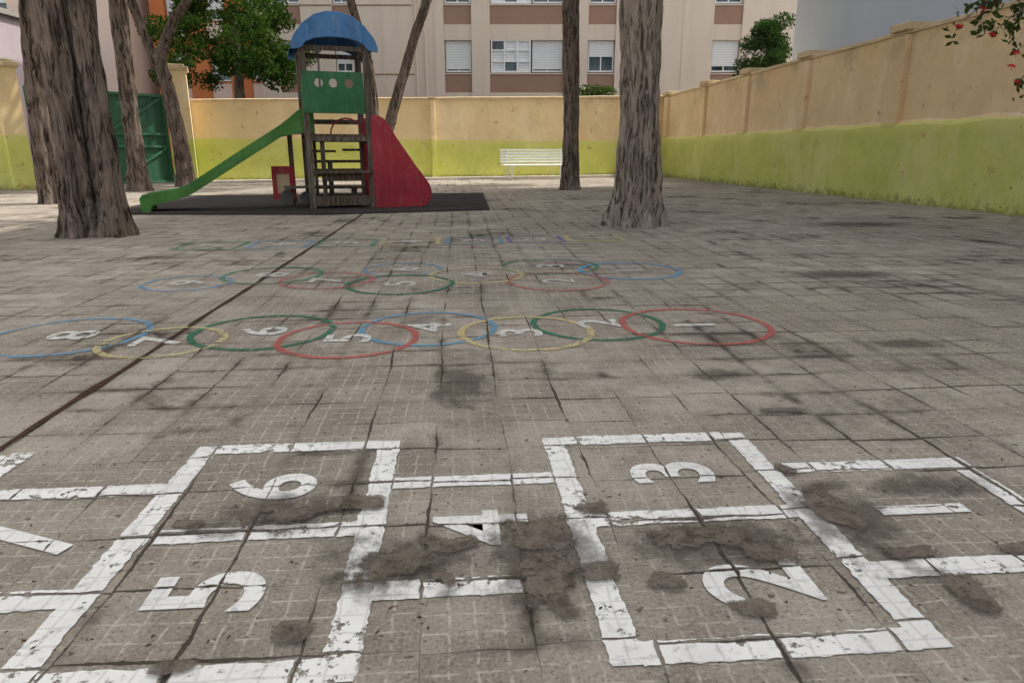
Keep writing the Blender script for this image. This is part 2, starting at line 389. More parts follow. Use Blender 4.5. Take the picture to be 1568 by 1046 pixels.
mat_pts=[(.5,14.0),(.45,9.95),(-1.8,9.35),(-4.7,9.6),(-5.3,13.6)]
mv=[(x,y,.022) for x,y in mat_pts]+[(x,y,0.0) for x,y in mat_pts]
mf=[(0,1,2,3,4)]+[(i,(i+1)%5,5+(i+1)%5,5+i) for i in range(5)]
mo('rubber_mat',mv,mf,M_mat)

# flat worn / damp patches in the paving surface (squarish, because whole tile faces come off)
def patches(name,lst,z0,mat,sq=2.):
    V=[];F=[];A=[]; n=32
    for k,(x,y,rx,ry) in enumerate(lst):
        o=len(V); z=z0+.00006*k; V.append((x,y,z)); A.append(0.)
        for m in range(1,5):
            for i in range(n):
                a=2*math.pi*i/n; ca,sa=math.cos(a),math.sin(a); q=(abs(ca)**sq+abs(sa)**sq)**(-1/sq)
                V.append((x+rx*m/4*ca*q,y+ry*m/4*sa*q,z)); A.append(m/4)
        for i in range(n):
            j=(i+1)%n; F.append((o,o+1+i,o+1+j))
            for m in range(3): b=o+1+m*n; F.append((b+i,b+n+i,b+n+j,b+j))
    ob=mo(name,V,F,mat); at=ob.data.attributes.new('rad','FLOAT','POINT'); at.data.foreach_set('value',A); return ob
stains=[(.0,2.30,.15,.30),(.95,2.35,.18,.10),(1.95,2.7,.25,.12),
        (-.42,1.43,.28,.13),(-.13,1.22,.26,.16),(.16,1.22,.19,.26),(.52,1.25,.28,.16),(.86,1.30,.18,.30),(1.15,1.45,.22,.10),(1.4,1.05,.25,.15),
        (2.6,4.4,.6,.25),(4.6,7.6,1.0,.4)]
patches('damp_stains',stains,.0068,M_stn)
spall=[(-.39,1.43,.155,.065),(-.27,1.475,.08,.05),(-.15,1.215,.155,.085),(-.03,1.275,.10,.05),(.155,1.30,.10,.10),(.16,1.13,.085,.15),(.29,1.40,.07,.05),
       (.50,1.265,.17,.07),(.64,1.205,.10,.055),(.85,1.36,.075,.15),(.91,1.17,.11,.05),(.83,1.56,.06,.07),(-.215,1.47,.06,.06),(.94,1.02,.06,.09),
       (.265,1.15,.06,.05),(1.42,1.28,.12,.07),(.52,1.02,.06,.035),(-.47,.95,.05,.022),(1.02,1.97,.11,.03),(-.30,1.02,.05,.04),(.38,1.12,.05,.04),(-.05,1.16,.06,.04),(1.15,1.17,.08,.03),(-.62,1.40,.05,.03)]
patches('broken_paving',spall,.0090,M_brk,4.)

# ------------------------------------------------------------------ painted games
LW=.058
zc=[.0030]
def strip(x0,y0,x1,y1,w=LW):
    zc[0]+=.00004
    a=Vector((x0,y0)); b=Vector((x1,y1)); L=(b-a).length; d=(b-a)/L; p=Vector((-d.y,d.x)); n=max(3,int(L/.006)); V=[];F=[]
    ph=random.random()*50; k=.0045*w/.06
    for i in range(n+1):
        t=L*i/n; c=a+d*t
        st=.005*math.sin(math.floor((t+ph)/.2)*12.9)
        e1=w/2+k*noise.noise(Vector((t*9,ph,0)))+k*1.1*noise.noise(Vector((t*60,ph,0)))+st; e2=w/2+k*noise.noise(Vector((t*9,ph+9,0)))+k*1.1*noise.noise(Vector((t*60,ph+9,0)))-st
        for q in (c+p*e1,c-p*e2): V.append((q.x,q.y,zc[0]))
        if i: F.append((2*i-2,2*i-1,2*i+1,2*i))
    return V,F
def digit(ch,x,y,h,bold,mat,parent,rz=90.,sx=1.):
    zc[0]+=.00004
    cu=bpy.data.curves.new('d','FONT'); cu.body=ch; cu.size=h/.70; cu.offset=bold; cu.align_x='CENTER'; cu.align_y='CENTER'; cu.resolution_u=6
    t=bpy.data.objects.new('tmp',cu); scene.collection.objects.link(t); dg=bpy.context.evaluated_depsgraph_get(); dg.update()
    me=bpy.data.meshes.new_from_object(t.evaluated_get(dg)); bpy.data.objects.remove(t); bpy.data.curves.remove(cu)
    co=[v.co for v in me.vertices]; cx=(min(c.x for c in co)+max(c.x for c in co))/2; cy=(min(c.y for c in co)+max(c.y for c in co))/2
    me.transform(Matrix.Translation((x,y,zc[0]))@Matrix.Rotation(R(rz),4,'Z')@Matrix.Diagonal((sx,1,1,1))@Matrix.Translation((-cx,-cy,0)))
    me.materials.clear(); me.materials.append(mat); me.name='digit_'+ch
    return link(bpy.data.objects.new('digit_'+ch,me),parent)
hop=empty('hopscotch_marking')
h=LW/2
S=[(-.71,.905,-.71,1.835),(-.205,.905,-.205,1.835),(-.71+h,.935,-.205-h,.935),(-.71+h,1.36,-.205-h,1.36),(-.71+h,1.805,-.205-h,1.805),
   (-.205+h,1.575,.255-h,1.575),(-.205+h,1.14,.15,1.14),
   (.255,.905,.255,1.82),(.785,.905,.785,1.815),(.255+h,.935,.785-h,.935),(.255+h,1.36,.785-h,1.36),(.255+h,1.79,.785-h,1.79),
   (.785+h+.03,1.58,1.34,1.58),(1.31,1.58-h,1.31,1.13+h),(.785+h,1.13,1.42,1.13),
   (-1.18+h,1.58,-.71-h,1.58),(-1.18+h,1.15,-.71-h,1.15),(-1.21,1.12,-1.21,1.83),(-1.8,1.79,-1.21-h,1.79)]
multi('lines',[strip(*q) for q in S],M_white,hop)
for ch,x,y in [('6',-.475,1.575),('5',-.485,1.155),('4',.035,1.345),('3',.535,1.575),('2',.56,1.11),('1',1.06,1.345),('7',-.93,1.365)]:
    digit(ch,x,y,.205,.0055,M_dig,hop)

rings=empty('painted_number_rings')
def ring(x,y,r,mat,w=.035,ph=0):
    zc[0]+=.00004; n=90; V=[];F=[]
    for i in range(n):
        a=2*math.pi*i/n; e=.007*noise.noise(Vector((math.cos(a)*3+x*9,math.sin(a)*3+y*9,0)))
        for rr in (r-w/2+e,r+w/2+e): V.append((x+rr*math.cos(a),y+rr*math.sin(a),zc[0]))
    for i in range(n): j=(i+1)%n; F.append((2*i,2*j,2*j+1,2*i+1))
    mo('ring',V,F,mat,rings)
for x,y,r,m in [(-.15,3.15,.31,M_pb),(.66,3.17,.31,M_pg),(-.91,3.14,.31,M_pg),(-1.77,3.13,.33,M_pb),(-1.30,2.99,.25,M_py2),(.30,3.03,.30,M_py),(1.12,3.10,.345,M_pr),(-.50,2.98,.30,M_pr),
               (1.19,4.67,.345,M_pb3),(.66,4.91,.34,M_pg2),(.63,4.31,.32,M_pr2),(-.4,4.85,.27,M_pb2),(.115,4.57,.31,M_py2),(-.376,4.28,.325,M_pg),(-.86,4.45,.29,M_pr2),(-1.26,4.68,.32,M_pg2),(-1.72,4.42,.26,M_pb2)]:
    ring(x,y,r,m,.032 if y<3.5 else .036)
for i,(x,y) in enumerate([(1.12,3.10),(.66,3.17),(.27,3.02),(-.15,3.15),(-.50,2.98),(-.91,3.14),(-1.32,3.0),(-1.75,3.13)]):
    digit(str(i+1),x,y,.20,.004,M_wfade,rings,sx=1.2)
for i,(x,y) in enumerate([(1.19,4.67),(.63,4.31),(.66,4.91),(.115,4.57),(-.376,4.28),(-.4,4.85),(-.86,4.45),(-1.26,4.68),(-1.72,4.42)]):
    digit(str(i+1)[-1],x,y,.20,.005,M_wfad2,rings,sx=1.25)
squares=empty('painted_number_squares')
cols=[M_py2,M_pv,M_pb2,M_py2,M_pg2,M_pb2,M_pg2,M_py2]
for i in range(7):
    x=1.3-i*.58; y=6.55-.05*i; m=cols[i]; a=.25
    multi('square',[strip(x-a,y-a,x-a,y+a,.045),strip(x+a,y-a,x+a,y+a,.045),strip(x-a+.023,y-a,x+a-.023,y-a,.045),strip(x-a+.023,y+a,x+a-.023,y+a,.045)],m,squares)
    digit(str(i+1),x,y,.2,.006,M_wfad2,squares,sx=1.2)

# ------------------------------------------------------------------ walls
def wall(name,p0,p1,h0,h1,th,mat,pil=[],skirt=None,pw=.36,outside=1,cap=True,caph=.07,pcap=.12):
    e=empty(name,(p0[0],p0[1],0),math.atan2(p1[1]-p0[1],p1[0]-p0[0])); L=math.hypot(p1[0]-p0[0],p1[1]-p0[1])
    s=outside
    def HH(x): return h0+(h1-h0)*x/L
    V=[(0,0,0),(L,0,0),(L,0,h1),(0,0,h0),(0,-th*s,0),(L,-th*s,0),(L,-th*s,h1),(0,-th*s,h0)]
    F=[(0,1,2,3),(4,7,6,5),(0,3,7,4),(1,5,6,2),(3,2,6,7)]
    mo('wall_body',V,F,mat,e)
    if cap:
        o=.035; a,b=o*s,-(th+o)*s; n=max(2,int(L/.6)); V=[];F=[]
        for i in range(n+1):
            x=L*i/n; hh=HH(x)+.012*noise.noise(Vector((x*1.1,p0[0],0))); a2=a+.006*s*noise.noise(Vector((x*2,3,p0[1])))
            V+=[(x,a2,HH(x)+.002),(x,a2,hh+caph-.015),(x,a2-.03*s,hh+caph),(x,b+.03*s,hh+caph),(x,b,hh+caph-.015),(x,b,HH(x)+.002)]
            if i:
                for k in range(6): F.append((6*i-6+k,6*i-6+(k+1)%6,6*i+(k+1)%6,6*i+k))
        F+=[tuple(range(6)),tuple(range(6*n,6*n+6))]
        mo('coping',V,F,M_coping,e)
    if skirt:
        n=int(L/.12); V=[];F=[]
        for i in range(n+1):
            x=L*i/n; sk=(.09+.012*noise.noise(Vector((x*.8,1,0))))*s; tz=skirt-.03+.035*noise.noise(Vector((x*1.1,7,0)))+.012*noise.noise(Vector((x*7,7,0)))
            V+=[(x,.002*s,0),(x,sk,0),(x,sk,tz*.6),(x,sk*.96,tz-.02),(x,.002*s,tz+.07)]
            if i:
                for k in range(4): F.append((5*i-5+k,5*i-5+k+1,5*i+k+1,5*i+k))
        mo('lower_render',V,F,mat,e,smooth=False)
    parts=[];caps=[]
    for x in pil:
        hh=HH(x); z0=(skirt-.05) if skirt else 0
        parts.append(boxv((x,.045*s,(z0+hh)/2-.01),(pw,.10,hh-z0-.02)))
        caps.append(boxv((x,-th*s/2+.02*s,hh+.045+pcap/2),(pw+.10,th+.22,pcap)))
    if parts:
        multi('pilasters',parts,mat,e,bevel=.012); multi('pilaster_caps',caps,M_coping,e,bevel=.02)
    return e
wall('boundary_wall',(7.1,24.1),(7.65,-8.0),2.6,2.72,.22,M_wallR,pil=[.35+.0,3.75,6.6,9.5,12.6,15.8,19,22.2,25.4],skirt=1.27,outside=-1,pw=.40)
bw=wall('boundary_wall',(-7.0,19.5),(7.08,24.1),2.08,2.6,.22,M_wallB,pil=[6.6],pw=.12,outside=-1,pcap=.02)
d=math.atan2(4.6,14.08)
pale_strip=box('pale_wall_foot_strip',(0,0,.04),(14.6,.34,.08),M_pale,bevel=.01)
pale_strip.location=(.12,21.55,0); pale_strip.rotation_euler=(0,0,d)
def pillar(name,p,w,hh,rz):
    e=empty(name,(p[0],p[1],0),rz)
    box('shaft',(0,0,hh/2),(w,w,hh),M_wallB,e); box('cap',(0,0,hh+.05),(w+.12,w+.12,.1),M_coping,e,bevel=.02); box('cap_top',(0,0,hh+.13),(w-.04,w-.04,.06),M_coping,e,bevel=.02)
pillar('gate_pillar',(-7.12,19.12),.54,2.78,R(18))
pillar('gate_pillar',(-9.62,16.35),.40,2.55,R(40))
wall('boundary_wall',(-24,14.6),(-9.80,16.3),1.95,2.05,.22,M_wallB,outside=-1)
g0=Vector((-9.42,16.55)); g1=Vector((-7.40,18.95)); gl=(g1-g0).length
ge=empty('metal_gate',(g0.x,g0.y,0),math.atan2(g1.y-g0.y,g1.x-g0.x))
for k in range(2):
    x0=k*gl/2+.02; x1=(k+1)*gl/2-.02; w=x1-x0
    n=9; pp=[]
    for i in range(n): pp.append(boxv((x0+(i+.5)*w/n,0,1.13),(w/n-.012,.02+(i%2)*.012,2.06)))
    multi('sheet_%d'%k,pp,M_gate,ge)
    fr=[boxv((x0+.03,-.04,1.13),(.06,.05,2.14)),boxv((x1-.03,-.04,1.13),(.06,.05,2.14))]
    for z in (.09,.95,1.25,2.17): fr.append(boxv(((x0+x1)/2,-.045,z),(w-.125,.045,.06)))
    for za,zb in ((.12,.92),(1.28,2.14)):
        L=math.hypot(w-.12,zb-za); ang=math.atan2(zb-za,w-.12)*(1 if k else -1)
        fr.append(boxv(((x0+x1)/2,-.05,(za+zb)/2),(L-.06,.03,.05),0,-ang))
    multi('frame_%d'%k,fr,M_gate2,ge)

# ------------------------------------------------------------------ trees
def crown(cx,cy,z0,z1,r,n):
    out=[]
    for i in range(n):
        a=random.random()*6.283; rr=r*math.sqrt(random.random()); z=z0+(z1-z0)*random.random()
        k=.55+.5*random.random(); out.append((cx+rr*math.cos(a),cy+rr*math.sin(a),z,1.1*k,1.1*k,.75*k))
    return out
def limbs(top,r,spread,zt,n):
    out=[]
    for i in range(n):
        a=6.283*i/n+random.random(); e=Vector((top.x+spread*math.cos(a),top.y+spread*math.sin(a),zt*(.85+.25*random.random())))
        m=(top+e)/2+Vector((0,0,.4)); out.append(tube([top-Vector((0,0,.3)),m,e],[r,r*.6,r*.2],8,8))
    return out
def tree(name,stems,mat,crn=None,leafn=2600,leaf=.36,lmat=None,crev=None):
    e=empty(name,tuple(Vector((stems[0]['p'][0].x,stems[0]['p'][0].y,0))))
    off=Vector(e.location); parts=[]; axes=[]
    for s in stems:
        parts.append(tube(s['p'],s['r'],s.get('ns',56),s.get('nr',90),s.get('flare',.8),s.get('flute',.3),s.get('nf',5),s.get('bump',.02),s.get('seed',random.random()*9),s.get('flen',.3),s.get('ridge',.12)))
    nst=len(parts)
    if crn:
        cx,cy,z0,z1,r,k=crn
        for s in stems: parts+=limbs(s['p'][-1],s['r'][-1]*.8,r*.6,z0+(z1-z0)*.5,3)
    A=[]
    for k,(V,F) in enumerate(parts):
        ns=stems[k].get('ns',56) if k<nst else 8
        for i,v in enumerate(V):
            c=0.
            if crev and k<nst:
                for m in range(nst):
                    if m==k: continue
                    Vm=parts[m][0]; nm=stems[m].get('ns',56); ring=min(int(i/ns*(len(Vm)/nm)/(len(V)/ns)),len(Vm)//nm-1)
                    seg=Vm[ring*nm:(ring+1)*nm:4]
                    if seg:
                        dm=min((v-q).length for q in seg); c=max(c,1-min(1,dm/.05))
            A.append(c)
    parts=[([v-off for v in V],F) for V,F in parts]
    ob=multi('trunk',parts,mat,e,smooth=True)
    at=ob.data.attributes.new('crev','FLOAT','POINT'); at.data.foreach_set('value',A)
    if crn:
        cl=[(c[0]-off.x,c[1]-off.y)+c[2:] for c in crown(*crn)]
        leaves('crown',cl,leafn,leaf,lmat or M_leaf,e)
    return e
def W(X,D,z): return c2w(X,D,z)
D=6.81
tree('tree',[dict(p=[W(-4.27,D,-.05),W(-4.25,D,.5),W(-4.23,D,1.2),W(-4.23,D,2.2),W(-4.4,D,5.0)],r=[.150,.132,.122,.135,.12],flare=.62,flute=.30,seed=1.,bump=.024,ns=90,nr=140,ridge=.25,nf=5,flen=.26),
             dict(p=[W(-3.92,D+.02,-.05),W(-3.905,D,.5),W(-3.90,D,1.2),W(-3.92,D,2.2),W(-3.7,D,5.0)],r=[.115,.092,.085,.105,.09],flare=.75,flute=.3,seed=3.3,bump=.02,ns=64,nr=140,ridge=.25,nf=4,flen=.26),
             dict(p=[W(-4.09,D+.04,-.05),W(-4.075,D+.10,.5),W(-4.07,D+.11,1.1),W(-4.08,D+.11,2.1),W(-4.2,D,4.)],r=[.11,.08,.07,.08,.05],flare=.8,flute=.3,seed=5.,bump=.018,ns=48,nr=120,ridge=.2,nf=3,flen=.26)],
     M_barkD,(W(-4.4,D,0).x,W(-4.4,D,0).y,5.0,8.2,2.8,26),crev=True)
tree('tree',[dict(p=[W(-7.49,11.32,-.05),W(-7.47,11.32,1.),W(-7.36,11.32,2.2),W(-7.26,11.32,3.3),W(-7.1,11.3,5.2)],r=[.16,.15,.145,.14,.11],flare=.45,flute=.3)],M_barkD,
     (W(-7.4,11.3,0).x,W(-7.4,11.3,0).y,5.2,8.2,2.6,22))
tree('tree',[dict(p=[W(-8.03,15.03,-.05),W(-8.0,15.03,1.),W(-7.98,15.03,2.2),W(-7.92,15.03,3.9),W(-7.8,15.,5.6)],r=[.18,.165,.155,.15,.12],flare=.4,flute=.35)],M_barkD,
     (W(-8,15.5,0).x,W(-8,15.5,0).y,6.2,8.4,2.,14),1500)
tree('tree',[dict(p=[W(-7.95,17.1,-.05),W(-7.98,17.1,.8),W(-8.06,17.1,1.8),W(-8.14,17.1,2.5),W(-8.36,17.1,3.0),W(-8.75,17.1,4.3),W(-9.1,17.1,5.8)],r=[.20,.17,.155,.14,.10,.10,.08],flare=.45,flute=.3),
             dict(p=[W(-8.08,17.05,1.9),W(-8.17,17.05,2.6),W(-8.14,17.05,3.0),W(-7.78,17.05,3.7),W(-7.32,17.05,4.3),W(-6.9,17.,5.6)],r=[.12,.13,.12,.10,.09,.07],flare=0.,flute=.3)],M_barkD,
     (W(-8.1,17,0).x,W(-8.1,17,0).y,5.9,8.6,2.8,22))
tree('tree',[dict(p=[W(-3.43,18.6,-.05),W(-3.35,18.6,.8),W(-3.17,18.6,1.55),W(-2.74,18.6,2.8),W(-2.42,18.6,3.7),W(-2.1,18.6,4.5),W(-1.8,18.6,6.)],r=[.17,.15,.13,.12,.11,.11,.1],flare=.5,flute=.3),
             dict(p=[W(-3.40,18.65,.3),W(-3.55,18.65,1.4),W(-3.62,18.65,2.9),W(-3.95,18.65,4.15),W(-4.3,18.65,5.6)],r=[.11,.10,.10,.10,.09],flare=0.,flute=.3)],M_barkD,
     (W(-3,18.7,0).x,W(-3,18.7,0).y,6.0,8.6,2.2,14),1300)
D=7.89
tree('tree',[dict(p=[W(1.40,D,-.05),W(1.415,D,.4),W(1.40,D,1.0),W(1.385,D,1.7),W(1.37,D,2.4),W(1.5,D,5.2)],r=[.25,.225,.215,.22,.235,.17],flare=.5,flute=.28,seed=2.2,bump=.028,ns=110,nr=170,nf=7,flen=.22,ridge=.16)],M_barkL,
     (W(1.9,8.4,0).x,W(1.9,8.4,0).y,5.4,8.6,3.2,28))
tree('tree',[dict(p=[W(1.296,15.57,-.05),W(1.29,15.57,1.),W(1.27,15.57,2.2),W(1.23,15.57,3.9),W(1.2,15.6,5.6)],r=[.19,.175,.17,.175,.13],flare=.4,flute=.3,nf=4)],M_barkD,
     (W(3.6,16.5,0).x,W(3.6,16.5,0).y,5.8,9.,3.4,30),4000)
st=tree('street_tree',[dict(p=[W(-10.1,27,-.05),W(-10.1,27,1.5),W(-10.15,27,2.8),W(-10.1,27,4.2),W(-10.1,27,5.5)],r=[.24,.2,.18,.15,.1],flare=.3,flute=.2,ns=24,nr=40)],M_barkD,None)
cl=[]
for i in range(60):
    a=random.random()*6.283; rr=2.45*math.sqrt(random.random()); z=3.3+4.2*random.random()
    k=(.30+.48*random.random()); cl.append((rr*math.cos(a)-.1,rr*math.sin(a)*.9,z,k*1.15,k*1.15,k*.75))
leaves('crown',cl,24000,.14,M_leaf,st,droop=.6)
st=tree('evergreen_tree',[dict(p=[W(9.75,28,-.05),W(9.75,28,1.5),W(9.75,28,3.),W(9.75,28,5.)],r=[.2,.17,.14,.08],flare=.3,flute=.2,ns=20,nr=30)],M_barkD,None)
cl=[]
for i in range(40):
    a=random.random()*6.283; t=random.random(); rr=(1.15-.5*t)*math.sqrt(random.random()); z=3.1+2.4*t
    cl.append((rr*math.cos(a)-.05,rr*math.sin(a),z,.42*(.7+.6*random.random()),.42,.34))
leaves('crown',cl,13000,.11,M_leaf2,st)
st=empty('shrub',tuple(W(3.1,26.4,0)))
leaves('foliage',[(dx,0,z,.42,.4,.45) for dx in(-.4,0,.35) for z in (.5,1.3,2.1,2.75)],7000,.10,M_leaf,st)
multi('stems',[tube([Vector((dx,0,0)),Vector((dx*1.2,.1,1.4)),Vector((dx*1.4,0,2.7))],[.04,.03,.01],8,8) for dx in(-.3,0,.3)],M_barkD,st)
wd=empty('weeds',(-1.73,20.85,0))
leaves('leaves',[(0,0,.12,.05,.05,.12),(.02,0,.24,.03,.03,.08)]+[(x,x*.327,.03,.07,.05,.04) for x in (-2.2,-1.2,1.1,2.6,3.9,5.5)],500,.06,M_weed,wd)

# hibiscus overhanging from the right
hb=empty('hibiscus_bush',tuple(W(5.9,6.2,0))); o=Vector(hb.location)
parts=[];clh=[];flow=[]
def L_(X,D,z): return W(X,D,z)-o
stems=[[(5.9,6.2,0),(5.8,6.2,1.2),(5.3,6.1,2.3),(4.6,6.0,2.35),(4.0,6.0,2.12),(3.62,6.0,1.80)],
       [(5.9,6.2,0),(5.85,6.2,1.2),(5.4,6.1,2.0),(4.9,6.0,2.05),(4.45,6.0,1.86),(4.12,6.0,1.60)],
       [(5.9,6.2,0),(5.9,6.2,1.0),(5.6,6.1,1.75),(5.0,6.0,1.82),(4.55,6.0,1.60),(4.18,6.0,1.38)],
       [(5.9,6.2,0),(5.9,6.3,1.4),(5.3,6.2,2.5),(4.5,6.2,2.5),(4.1,6.15,2.2),(3.85,6.1,1.95)],
       [(5.9,6.2,0),(5.9,6.3,1.4),(5.6,6.2,2.3),(4.8,6.2,2.25),(4.35,6.15,2.05),(4.25,6.1,1.85)],
       [(5.9,6.2,0),(5.9,6.3,1.4),(5.5,6.1,2.2),(4.7,6.05,2.2),(4.2,6.0,1.98),(3.9,6.0,1.74)]]
for sgm in stems:
    pts=[L_(*q) for q in sgm]; parts.append(tube(pts,[.03,.022,.014,.008,.006,.003],7,40))
    C=catmull(pts,[1]*6,60)
    for k in range(28,61,1):
        p=C[k][0]
        q=p+Vector((random.uniform(-.12,.12),random.uniform(-.12,.12),random.uniform(-.14,.07)))
        parts.append(tube([p,(p+q)/2+Vector((0,0,.01)),q],[.003,.002,.001],5,3))
        clh.append((q.x,q.y,q.z,.06,.06,.045))
    flow.append(C[60][0])
flow+= [L_(4.05,6,2.02),L_(4.31,6,1.62),L_(3.9,6,1.97),L_(4.1,6,1.5),L_(4.25,6,1.42)]
multi('branches',parts,M_barkD,hb)
leaves('leaves',clh,1500,.055,M_hib,hb,asp=.6)
leaves('leaves_body',[(random.uniform(-.5,.7),random.uniform(-.8,.8),random.uniform(.9,2.5),.35,.4,.35) for i in range(18)],6000,.08,M_hib,hb,asp=.6)
fp=[]
for p in flow:
    for k in range(5):
        a=k*1.257; d1=Vector((math.cos(a),math.sin(a)*.6,-.5+.3*math.sin(a))).normalized()*.042; sd=Vector((-math.sin(a),math.cos(a),.2)).normalized()*.018
        fp.append(([p,p+d1*.6+sd,p+d1*1.05,p+d1*.6-sd],[(0,1,2,3)]))
    fp.append(cyl(p,p+Vector((0,0,-.05)),.004,.003,6))
multi('flowers',fp,M_flower,hb)

# ------------------------------------------------------------------ playground tower
T=empty('playground_slide_tower',(-2.08,10.18,.0),R(15)); TW=.86; TD=.88
for i,(x,y) in enumerate([(0,0),(TW,0),(0,TD),(TW,TD)]):
    box('post_%d'%i,(x,y,1.13),(.088,.088,2.26),M_pwood,T,bevel=.012)
z=1.03
multi('deck',[boxv((TW/2,.05+i*.112,z),(TW-.10,.10,.045)) for i in range(8)],M_plank,T,bevel=.006)
multi('deck_beams',[boxv((TW/2,-.0,.985),(TW-.092,.05,.06)),boxv((TW/2,TD,.985),(TW-.092,.05,.06)),boxv((0,TD/2,.965),(.05,TD-.09,.06)),boxv((TW,TD/2,.965),(.05,TD-.09,.06))],M_pwood,T,bevel=.005)
plate('front_panel',[[(-.04,1.33),(.80,1.33),(.80,1.55),(.785,1.87),(-.02,1.87),(-.04,1.6)],circ(.19,1.725,.062),circ(.385,1.725,.062),circ(.60,1.725,.062)],.02,M_green,T,(0,-.066,0))
multi('back_rails',[boxv((TW/2,TD,zz),(TW-.09,.03,.07)) for zz in (1.25,1.45)],M_pwood,T,bevel=.006)
multi('top_rails',[boxv((TW/2,0,2.18),(TW-.09,.05,.06)),boxv((TW/2,TD,2.18),(TW-.09,.05,.06)),boxv((0,TD/2,2.18),(.05,TD-.09,.06)),boxv((TW,TD/2,2.18),(.05,TD-.09,.06))],M_pwood,T)
multi('panel_bolts_front',[cyl((x,-.078,zz),(x,-.092,zz),.013,.011,8) for x in(.0,.76) for zz in(1.38,1.6,1.82)],M_iron,T)
def prof(sh=0.):
    base=[(-.14,2.20),(-.10,2.30),(.02,2.45),(.18,2.565),(.34,2.615),(.52,2.615),(.68,2.565),(.84,2.45),(.96,2.30),(1.0,2.20)]
    cx,cz=.43,2.15
    return [(cx+(x-cx)*(1-sh),cz+(z-cz)*(1-sh*1.1)) for x,z in base]
A=prof(); B=prof(.07)
V=[];F=[]
ys=[-.14,.12,.38,.64,.90,1.02]
for y in ys:
    k=0.0 if y not in(ys[0],ys[-1]) else .03
    V+=[(x,y,z-k) for x,z in A]
nA=len(A)
for y in ys: V+=[(x,y,z) for x,z in B]
for j in range(len(ys)-1):
    for i in range(nA-1):
        F.append((j*nA+i,j*nA+i+1,(j+1)*nA+i+1,(j+1)*nA+i))
        o2=len(ys)*nA; F.append((o2+j*nA+i,o2+(j+1)*nA+i,o2+(j+1)*nA+i+1,o2+j*nA+i+1))
mo('roof_shell',V,F,M_blue,T)
def gable2(y):
    top=prof(.0)
    inner=[(.43+.42*math.cos(t),2.18+.13*math.sin(t)) for t in np.linspace(0,math.pi,16)]
    plate('roof_gable',[top+[(1.0,2.14),(.90,2.15)]+inner+[(-.04,2.15),(-.14,2.14)]],.035,M_blue,T,(0,y,0),bev=.006)
gable2(-.155); gable2(1.035)
multi('roof_ribs',[boxv((.43,y,2.625),(.30,.03,.03)) for y in (.15,.45,.75)]+[boxv((x,-.178,2.34+dz),(.05,.02,.20)) for x,dz in((.08,.0),(.43,.12),(.78,.0))],M_blue,T,bevel=.008)
st_=[( .10,1.40),( .02,1.41),(-.10,1.37),(-.22,1.27),(-.36,1.165),(-.95,.80),(-1.62,.375),(-1.80,.31),(-2.20,.245)]
sb_=[(-2.24,.20),(-2.23,-.0),(-2.13,-.0),(-2.11,.10),(-1.80,.185),(-1.60,.25),(-.90,.685),(-.34,1.03),(-.10,1.07),(.10,1.07)]
for y in (.16,.66): plate('slide_side',[st_+sb_],.035,M_slide,T,(0,y,0),bev=.006)
bed=[(.08,1.09),(-.22,1.07),(-.36,1.05),(-.92,.72),(-1.61,.28),(-1.80,.225),(-2.21,.17)]
V=[];F=[]
for i,(x,zz) in enumerate(bed):
    V+=[(x,.18,zz),(x,.64,zz),(x,.64,zz-.02),(x,.18,zz-.02)]
    if i:
        for k in range(4): F.append((4*i-4+k,4*i-4+(k+1)%4,4*i+(k+1)%4,4*i+k))
F+=[(0,1,2,3),(4*len(bed)-4,4*len(bed)-3,4*len(bed)-2,4*len(bed)-1)]
mo('slide_bed',V,F,M_slideb,T)
box('slide_foot',(-2.18,.41,.06),(.06,.46,.12),M_slide,T,bevel=.01)
rp=[(.84,1.30),(.93,1.31),(1.01,1.27),(1.09,1.18),(1.17,1.03),(1.30,.84),(1.45,.62),(1.58,.45),(1.66,.33),(1.685,.22),(1.66,.12),(1.58,.03),(.84,.02)]
plate('red_side_panel',[rp],.025,M_red,T,(.04,-.065,0),bev=.005)
plate('red_side_panel',[rp],.025,M_red,T,(.04,TD-.04,0),bev=.005)
multi('ladder_rungs',[cyl((1.62-.62*t,-.05,.16+.92*t),(1.62-.62*t,TD-.06,.16+.92*t),.02) for t in (0,.2,.4,.6,.8,1.)],M_pwood,T)
multi('panel_bolts',[cyl((x,-.078,zz),(x,-.09,zz),.014,.012,8) for x,zz in((.93,1.2),(.93,.75),(.93,.12),(1.58,.14),(1.5,.45),(1.22,.9))],M_iron,T)
# play counter, bench seats and a low floor under the deck
multi('under_boards',[boxv((TW/2+.02,-.0,.53),(TW-.06,.24,.04)),boxv((TW/2,TD-.12,.67),(TW-.10,.20,.04)),
      boxv((TW/2,.0,.12),(TW-.092,.05,.13)),boxv((TW/2,TD,.12),(TW-.092,.05,.13)),boxv((TW/2+.01,.42,.30),(TW-.1,.30,.04)),boxv((TW/2,TD-.02,.50),(TW-.092,.03,.12)),boxv((TW/2,.45,.165),(TW-.1,.80,.03)),
      boxv((TW/2,.02,.455),(TW-.3,.03,.10))],M_plank,T,bevel=.006)
multi('inner_posts',[boxv((.20,.20,.52),(.06,.06,1.0)),boxv((.13,TD-.05,.62),(.05,.05,1.24)),boxv((.34,TD-.1,.36),(.07,.07,.60)),boxv((-.22,.82,.57),(.07,.07,1.14)),boxv((.64,.42,.16),(.08,.08,.26))],M_pwood,T,bevel=.006)
plate('play_house_panel',[[(-.52,.12),(-.20,.12),(-.20,.60),(-.52,.60)],[(-.46,.20),(-.27,.20),(-.27,.50),(-.46,.50)]],.02,M_red,T,(0,.74,0),bev=.003)
plate('play_house_white',[[(-.47,.19),(-.26,.19),(-.26,.51),(-.47,.51)]],.012,M_coping,T,(0,.765,0),bev=.001)
